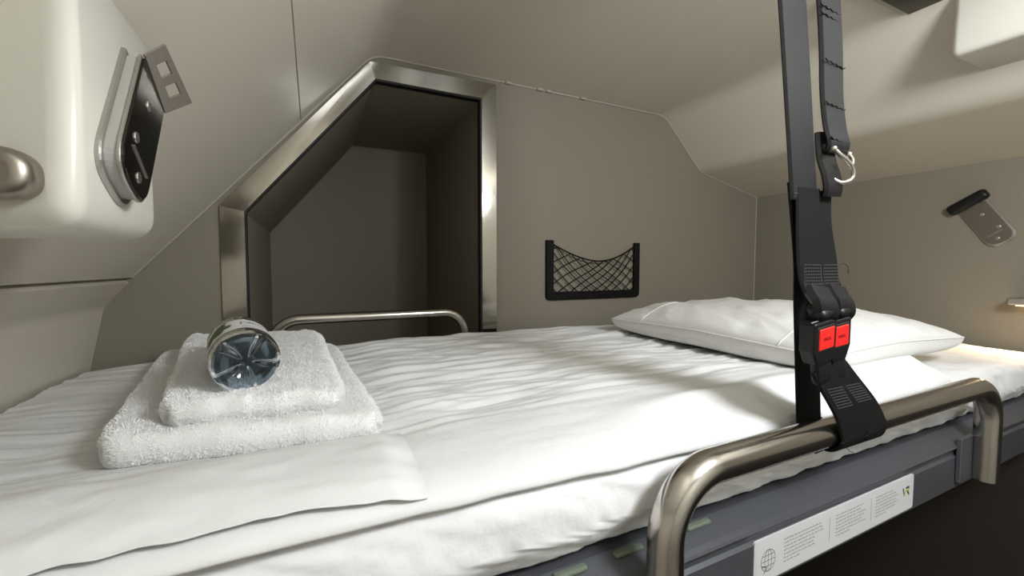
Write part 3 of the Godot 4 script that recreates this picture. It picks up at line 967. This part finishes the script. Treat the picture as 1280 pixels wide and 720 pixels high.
func harness() -> void:
	var t := thing("safety_harness", Vector3(0.52, 1.553, 0.77), "black webbing safety harness hanging from the ceiling to the guard rail", "harness")
	var hw := Vector3(0.0225, 0.002, 0.0)
	var zb := 0.757
	# long main strap: upper sleeve and lower webbing behind the buckles
	var up := [Vector3(0.418, CEIL, 0.768), Vector3(0.441, 2.12, 0.769), Vector3(0.4575, 2.025, 0.770), Vector3(0.471, 1.93, 0.771), Vector3(0.4855, 1.836, 0.771), Vector3(0.488, 1.826, 0.770)]
	var st := mb()
	band(st, spline(up), [hw], 0.0045)
	build(done(st), "strap_sleeve", M.sleeve, t, "satin dark grey sleeve over the strap")
	var low := [Vector3(0.489, 1.842, 0.767), Vector3(0.509, 1.76, 0.764), Vector3(0.520, 1.71, 0.7595), Vector3(0.540, 1.64, 0.7515), Vector3(0.552, 1.585, 0.7475), Vector3(0.555, 1.553, 0.7485), Vector3(0.5555, 1.538, 0.757), Vector3(0.5555, 1.531, 0.769)]
	st = mb()
	band(st, spline(low), [Vector3(0.0245, 0.001, 0)], 0.0028)
	build(done(st), "strap", M.web, t)
	for z in [[0.4868, 1.8285]]:
		st = mb()
		tube(st, PackedVector3Array([Vector3(z[0] - 0.021, z[1], 0.7732), Vector3(z[0] + 0.021, z[1] + 0.002, 0.7732)]), 0.0006, 6)
		build(done(st), "stitching", M.thread, t)
	# ceiling anchor
	st = mb()
	extrude(st, rpoly([[0.385, 0.745, 0.006], [0.505, 0.745, 0.006], [0.505, 0.795, 0.006], [0.385, 0.795, 0.006]]), Vector3(0, CEIL, 0), Vector3.RIGHT, Vector3.BACK, Vector3.DOWN, 0.0, 0.006, 0.001)
	build(done(st), "anchor_plate", M.zinc, t)
	# shorter padded strap beside it, sewn in sections, ending in a wire hook
	var pad := [Vector3(0.478, CEIL, 0.772), Vector3(0.497, 2.12, 0.774), Vector3(0.510, 2.04, 0.776), Vector3(0.516, 1.99, 0.777), Vector3(0.522, 1.94, 0.7765), Vector3(0.5265, 1.905, 0.7785), Vector3(0.529, 1.887, 0.7815), Vector3(0.5305, 1.879, 0.778), Vector3(0.530, 1.886, 0.772)]
	st = mb()
	band(st, spline(pad), [Vector3(0.0185, 0.001, 0.001)], 0.0055)
	build(done(st), "padded_strap", M.sleeve, t)
	for q in [[0.5085, 2.028, 0.7795], [0.5095, 2.020, 0.7795], [0.5185, 1.972, 0.781], [0.5235, 1.928, 0.7805], [0.5285, 1.890, 0.784]]:
		st = mb()
		var p := PackedVector3Array()
		for k in 9: p.append(Vector3(q[0] - 0.0185 + 0.037 * k / 8, q[1] + (0.0008 if k % 2 == 0 else -0.0008) - 0.0004 * k, q[2]))
		tube(st, p, 0.0007, 6)
		build(done(st), "stitching", M.gasket, t)
	# tab below the hook
	st = mb()
	band(st, spline([Vector3(0.523, 1.900, 0.770), Vector3(0.5235, 1.875, 0.772), Vector3(0.524, 1.862, 0.775), Vector3(0.525, 1.852, 0.7775), Vector3(0.5265, 1.838, 0.779), Vector3(0.5275, 1.829, 0.777)]), [Vector3(0.016, 0.001, 0)], 0.006)
	build(done(st), "tab", M.black_plastic, t)
	st = mb()
	tube(st, PackedVector3Array(spline([Vector3(0.512, 1.878, 0.786), Vector3(0.520, 1.872, 0.788), Vector3(0.533, 1.866, 0.789), Vector3(0.543, 1.860, 0.789), Vector3(0.5475, 1.852, 0.788), Vector3(0.543, 1.846, 0.786), Vector3(0.533, 1.844, 0.783), Vector3(0.526, 1.848, 0.779)])), 0.0022, 10)
	tube(st, PackedVector3Array(spline([Vector3(0.5475, 1.8765, 0.783), Vector3(0.5465, 1.870, 0.787), Vector3(0.5425, 1.864, 0.789), Vector3(0.538, 1.862, 0.789)])), 0.0020, 10)
	for e in [Vector3(0.512, 1.878, 0.786), Vector3(0.5475, 1.8765, 0.783)]:
		rbox(st, Transform3D(Basis(), e), Vector3(0.006, 0.006, 0.006), 0.0028, 3)
	build(done(st), "wire_hook", mat(Color(0.9, 0.89, 0.86), 0.25, 0.9), t, "bright bent wire hook")
	# two buckle straps side by side
	var cfg := [
		{"x": 0.4925, "bx": 0.4965, "w": 0.0205, "z": 0.0, "turn": -4.0, "s": 0.86},
		{"x": 0.5325, "bx": 0.531, "w": 0.0185, "z": -0.003, "turn": -8.0, "s": 0.80}]
	for i in 2:
		var c: Dictionary = cfg[i]
		var x: float = c.x; var bx: float = c.bx; var w: float = c.w; var z: float = 0.776 + c.z
		st = mb()
		var x0: float = [0.492, 0.5225][i]
		band(st, spline([Vector3(x0, 1.836, z - 0.004), Vector3(x0 + 0.001 * i, 1.80, z - 0.003), Vector3(x, 1.76, z - 0.001), Vector3(x + 0.001, 1.735, z + 0.002), Vector3(x + 0.004, 1.722, z + 0.006)]), [Vector3(w, 0.0005, 0)], 0.004)
		build(done(st), "buckle_strap", M.web, t)
		build(stitch_patch(Vector3(x + 0.001, 1.738, z + 0.0042), Vector3.RIGHT, Vector3(0, 1, -0.09).normalized(), w * 1.55, 0.028, 9), "stitching", M.thread, t)
		# moulded tongue cover
		st = mb()
		var cov := [Vector3(x + 0.002, 1.727, z + 0.006), Vector3(x + 0.002, 1.719, z + 0.010), Vector3(x + 0.003, 1.710, z + 0.015), Vector3(x + 0.004, 1.701, z + 0.016), Vector3(x + 0.005, 1.694, z + 0.011)]
		band(st, spline(cov), [Vector3(w * 0.92, 0, 0), Vector3(w * 0.92, 0, 0)] if false else [Vector3(w * 0.82, -0.003, 0.003)], 0.011)
		rbox(st, Transform3D(Basis(Vector3.RIGHT, deg_to_rad(-38)).rotated(Vector3.BACK, 0.25), Vector3(x + 0.004, 1.704, z + 0.013)), Vector3(w * 1.55, 0.022, 0.014), 0.0068, 5)
		build(done(st), "tongue_cover", M.black_plastic, t)
		# buckle body
		var bt := Basis(Vector3.UP, deg_to_rad(c.turn)) * Basis(Vector3.BACK, deg_to_rad(9.0)) * Basis(Vector3.RIGHT, deg_to_rad(6.0)) * Basis.from_scale(Vector3(c.s, 1.0, 0.85))
		var bo := Vector3(bx, 1.6705, 0.786 + c.z)
		st = mb()
		extrude(st, rpoly([[-0.0215, 0.023, 0.004], [0.0215, 0.023, 0.004], [0.0215, -0.010, 0.006], [0.013, -0.027, 0.005], [-0.013, -0.027, 0.005], [-0.0215, -0.010, 0.006]]), bo, bt.x, bt.y, bt.z, -0.011, 0.009, 0.0025, 3)
		var bk := build(done(st), "buckle", M.black_plastic, t, "black plastic buckle with a red button")
		st = mb()
		extrude(st, rpoly([[-0.014, -0.008, 0.001], [0.014, -0.008, 0.001], [0.014, 0.0155, 0.001], [-0.014, 0.0155, 0.001]]), bo, bt.x, bt.y, bt.z, 0.006, 0.0108, 0.0008)
		var rb := build(done(st), "release_button", M.red, bk, "red push button")
		st = mb()
		extrude(st, rpoly([[-0.0165, -0.0105, 0.002], [0.0165, -0.0105, 0.002], [0.0165, 0.018, 0.002], [-0.0165, 0.018, 0.002]]), bo, bt.x, bt.y, bt.z, 0.006, 0.0096, 0.0005)
		build(done(st), "button_surround", M.gasket, bk)
		var tm := TextMesh.new()
		tm.text = "PRESS"; tm.font_size = 32; tm.pixel_size = 0.00016; tm.depth = 0.0003
		var sf := SystemFont.new(); sf.font_names = PackedStringArray(["Droid Sans"]); sf.font_weight = 700
		tm.font = sf
		tm.material = M.red_print
		var tx := MeshInstance3D.new()
		tx.mesh = tm; tx.name = "button_print"
		bk.add_child(tx, true)
		tx.transform = world_of(bk).affine_inverse() * Transform3D(bt, bo + bt * Vector3(0, 0.0035, 0.0110))
		# bright steel edge in the mouth of the buckle
		st = mb()
		tube(st, PackedVector3Array([bo + bt * Vector3(-0.020, 0.0235, 0.004), bo + bt * Vector3(0.014, 0.0245, 0.005)]), 0.0009, 6)
		build(done(st), "tongue", M.zinc, bk, "thin steel tongue edge")
		# lower loop and strap round the rail
		var lo := bo + bt * Vector3(0.004, -0.028, 0.001)
		st = mb()
		rbox(st, Transform3D(Basis(Vector3.BACK, 0.2), lo + Vector3(0.002, -0.006, 0.0)), Vector3(0.026, 0.034, 0.011), 0.0054, 5)
		build(done(st), "strap_guide", M.black_plastic, t)
		var ex: float = [0.566, 0.6145][i]
		var wl: float = [0.0225, 0.0215][i]
		var rc := Vector2(0.77, 1.553); var rr := 0.0175 + 0.0025
		var pts := [lo + Vector3(0.002, -0.006, 0.0)]
		var le := Vector3(ex, 1.565, 0.7905)
		pts.append(pts[0].lerp(le, 0.26))
		pts.append(pts[0].lerp(le, 0.74))
		for k in 12:
			var a := deg_to_rad(10 - k * 16.0)
			pts.append(Vector3(ex + 0.002 * k * 0.3, rc.y + sin(a) * rr, rc.x + cos(a) * rr))
		st = mb()
		var cs := spline(pts, 5)
		var sides := []
		for k in cs.size():
			var w2 := lerpf(0.0185, wl + 0.003, ss(0.0, 0.3, float(k) / cs.size()))
			sides.append(Vector3(w2, 0.004 * (1 - ss(0.2, 0.45, float(k) / cs.size())), 0))
		band(st, cs, sides, 0.004)
		build(done(st), "rail_loop", M.web, t)
		var p0: Vector3 = pts[1]; var p1: Vector3 = pts[2]
		var dd := (p0 - p1).normalized()
		var axx := Vector3.RIGHT
		build(stitch_patch((p0 + p1) / 2 + axx.cross(dd).normalized() * 0.0024 + dd * 0.001, axx, dd, 0.030, 0.030, 8), "stitching", M.thread, t)
	# loose thread ends
	for q in [[Vector3(0.552, 1.752, 0.774), Vector3(0.560, 1.754, 0.776), Vector3(0.567, 1.750, 0.777), Vector3(0.5685, 1.742, 0.777)], [Vector3(0.566, 1.536, 0.784), Vector3(0.569, 1.532, 0.786), Vector3(0.572, 1.531, 0.788)]]:
		st = mb(); tube(st, PackedVector3Array(spline(q)), 0.0004, 5)
		build(done(st), "loose_thread", M.gasket, t)

# ---------------------------------------------------------------- net pocket
func net_pocket() -> void:
	var t := thing("net_pocket", Vector3(0.78, 1.655, 0.0), "black net pocket in an open plastic frame on the gable wall", "pocket")
	var x0 := 0.607; var x1 := 0.953; var y0 := 1.653; var y1 := 1.827
	var st := mb()
	extrude(st, rpoly([[x0, y1, 0.003], [x0, y0, 0.016], [x1, y0, 0.016], [x1, y1, 0.003], [x1 - 0.021, y1, 0.003], [x1 - 0.021, y0 + 0.024, 0.002], [x0 + 0.024, y0 + 0.024, 0.002], [x0 + 0.024, y1, 0.003]]), Vector3.ZERO, Vector3.RIGHT, Vector3.UP, Vector3.BACK, 0.0, 0.011, 0.002, 2)
	build(done(st), "frame", M.net, t)
	var xa := x0 + 0.018; var xb := x1 - 0.016
	var top := func(s: float) -> float: return 1.767 + (1.818 - 1.767) * pow(absf(s * 2 - 1), 1.75)
	var yb := y0 + 0.020
	var pos := func(s: float, v: float) -> Vector3:
		var yt: float = top.call(s)
		return Vector3(lerpf(xa, xb, s), lerpf(yb, yt, v), 0.006 + 0.016 * sin(s * PI) * (0.35 + 0.65 * v))
	st = mb()
	var p := PackedVector3Array()
	for k in 41: p.append(pos.call(k / 40.0, 1.0))
	tube(st, p, 0.0022, 8)
	build(done(st), "top_cord", M.net, t)
	st = mb()
	for fam in [-1, 1]:
		for i in range(-5, 12):
			# diagonal cords, evenly spaced along the hem
			p = PackedVector3Array()
			for k in 31:
				var v := k / 30.0
				var s: float = (i + 0.5) / 8.0 + fam * v * 0.50
				s += 0.012 * sin(i * 2.3 + v * 3.0)
				if s >= 0.0 and s <= 1.0:
					p.append(pos.call(s, v))
				elif p.size() > 0:
					break
			if p.size() > 1: tube(st, p, 0.0016, 6)
	build(done(st), "netting", M.net, t).set_meta("kind", "stuff")

# ---------------------------------------------------------------- fold-out hooks
func bracket(label: String, o: Vector3, n: Vector3, td: Vector3, wd: Vector3, thick: float, flap_out: Array, plate: Material, flap_mat: Material, bar := false, Lg := 0.112, lip := 0.002) -> void:
	# o: middle of the top edge on the wall; n: off the wall; td: along the tongue; wd: across
	var t := thing("folding_hook", o, label, "hook", "fold-out hooks on the berth walls")
	var W := 0.0275
	var outl := func(g: float) -> PackedVector2Array:
		return rpoly([[-W - g, 0.0 - g, 0.001], [W + g, 0.0 - g, 0.001], [W + g, Lg + g, 0.024], [-W - g, Lg + g, 0.024]], 8)
	var st := mb()
	extrude(st, outl.call(lip), o, wd, td, n, 0.0, 0.004, 0.001)
	build(done(st), "base_plate", M.zinc, t)
	st = mb()
	extrude(st, outl.call(-0.0015), o, wd, td, n, 0.003, thick - 0.003, 0.0)
	build(done(st), "body", mat(Color(0.66, 0.655, 0.63), 0.4, 0.2), t)
	st = mb()
	extrude(st, outl.call(0.0), o, wd, td, n, thick - 0.004, thick - 0.0015, 0.0006)
	build(done(st), "rim", M.zinc, t)
	st = mb()
	extrude(st, outl.call(-0.0018), o, wd, td, n, thick - 0.002, thick, 0.0004)
	build(done(st), "front_plate", plate, t)
	for s in [Vector2(0.004, 0.030), Vector2(0.012, 0.073), Vector2(-0.004, 0.097)]:
		st = mb()
		var p := PackedVector2Array()
		for k in 14: p.append(s + Vector2(cos(TAU * k / 14), sin(TAU * k / 14)) * 0.0042)
		extrude(st, p, o, wd, td, n, thick - 0.001, thick + 0.001, 0.0008, 2)
		build(done(st), "screw", M.zinc, t)
	st = mb()
	extrude(st, rpoly([[-0.017, 0.0845, 0.001], [0.014, 0.0815, 0.001], [0.014, 0.0835, 0.001], [-0.017, 0.0865, 0.001]]), o, wd, td, n, thick - 0.001, thick + 0.0009)
	build(done(st), "slot", M.zinc, t)
	if bar:
		# flap folded up as a bar; on the end wall its shade is painted black
		st = mb()
		rbox(st, Transform3D(Basis(wd, td, wd.cross(td)), o - td * 0.012 + n * 0.013), Vector3(0.082, 0.026, 0.022), 0.009, 5)
		build(done(st), "flap", flap_mat, t, "rounded flap, black on the end wall to paint its shade")
		return
	# folded flap with two square windows
	st = mb()
	st.set_smooth_group(-1)
	var h0 := o + n * (thick - 0.001) + wd * W; var h1 := o + n * (thick - 0.001) - wd * W
	var e0: Vector3 = o + n * flap_out[0].x + td * flap_out[0].y + wd * flap_out[0].z
	var e1: Vector3 = o + n * flap_out[1].x + td * flap_out[1].y + wd * flap_out[1].z
	var fn := (h1 - h0).cross(e0 - h0).normalized() * 0.0018
	var us := [0.0, 0.20, 0.42, 0.56, 0.78, 1.0]; var vs := [0.0, 0.30, 0.76, 1.0]
	var pp := func(u: float, v: float) -> Vector3: return h0.lerp(h1, u).lerp(e0.lerp(e1, u), v)
	for i in 5:
		for j in 3:
			if j == 1 and (i == 1 or i == 3): continue
			var a: Vector3 = pp.call(us[i], vs[j]); var b: Vector3 = pp.call(us[i + 1], vs[j])
			var c: Vector3 = pp.call(us[i + 1], vs[j + 1]); var d: Vector3 = pp.call(us[i], vs[j + 1])
			quad(st, a, b, c, d); quad(st, d + fn, c + fn, b + fn, a + fn)
			for e in [[a, b], [b, c], [c, d], [d, a]]:
				quad(st, e[0], e[0] + fn, e[1] + fn, e[1])
	build(done(st), "flap", flap_mat, t, "bent flap with two square windows")

func hook_brackets() -> void:
	var td := Vector3(0, -0.85, 0.527).normalized(); var wd := Vector3(0, 0.527, 0.85).normalized()
	bracket("steel fold-out hook on the cream housing above the towels", Vector3(-0.1285, 1.900, 0.6035), Vector3.RIGHT, td, wd, 0.0145, [Vector3(0.024, -0.018, 0.027), Vector3(0.026, -0.037, -0.044)], M.dark_mirror_steel, M.flap_metal)
	bracket("steel fold-out hook on the end wall above the pillow", Vector3(1.535, 1.905, 0.584), Vector3.LEFT, td, wd, 0.008, [Vector3(0.026, -0.006, 0.042), Vector3(0.026, -0.006, -0.040)], M.hook_metal, M.black_plastic, true)  # black flap colour stands in for the shade on its underside
	bracket("steel fold-out hook under the ceiling corner next to cream housing", Vector3(0.868, CEIL, 0.652), Vector3.DOWN, Vector3.RIGHT, Vector3.FORWARD, 0.0075, [Vector3(0.026, -0.006, 0.032), Vector3(0.026, -0.006, -0.032)], M.dark_mirror_steel, M.hook_metal, true, 0.228, 0.009)

func reading_lamp() -> void:
	var o := Vector3(1.535, 1.668, 0.70)
	var t := thing("reading_lamp", o, "small steel reading lamp on the end wall over the mattress corner", "lamp")
	var st := mb()
	extrude(st, rpoly([[0.662, 1.660, 0.006], [0.742, 1.660, 0.006], [0.742, 1.676, 0.004], [0.662, 1.676, 0.004]]), Vector3(1.535, 0, 0), Vector3.BACK, Vector3.UP, Vector3.LEFT, 0.0, 0.045, 0.003, 3)
	build(done(st), "head", M.zinc, t)
	st = mb()
	box(st, Vector3(1.498, 1.6575, 0.675), Vector3(1.528, 1.6605, 0.73))
	var glow := mat(Color(1, 0.95, 0.85), 0.5)
	glow.emission_enabled = true; glow.emission = Color(1.0, 0.85, 0.65); glow.emission_energy_multiplier = 3.0
	build(done(st), "lens", glow, t)
	var l := SpotLight3D.new()
	l.name = "reading_light"
	l.light_color = Color(1.0, 0.87, 0.68)
	l.light_energy = 0.11
	l.light_size = 0.012
	l.spot_angle = 46.0
	l.spot_range = 4.0
	l.shadow_enabled = true
	t.add_child(l)
	l.position = Vector3(-0.034, -0.014, 0.0)
	l.rotation_degrees = Vector3(-42, 74, 0)
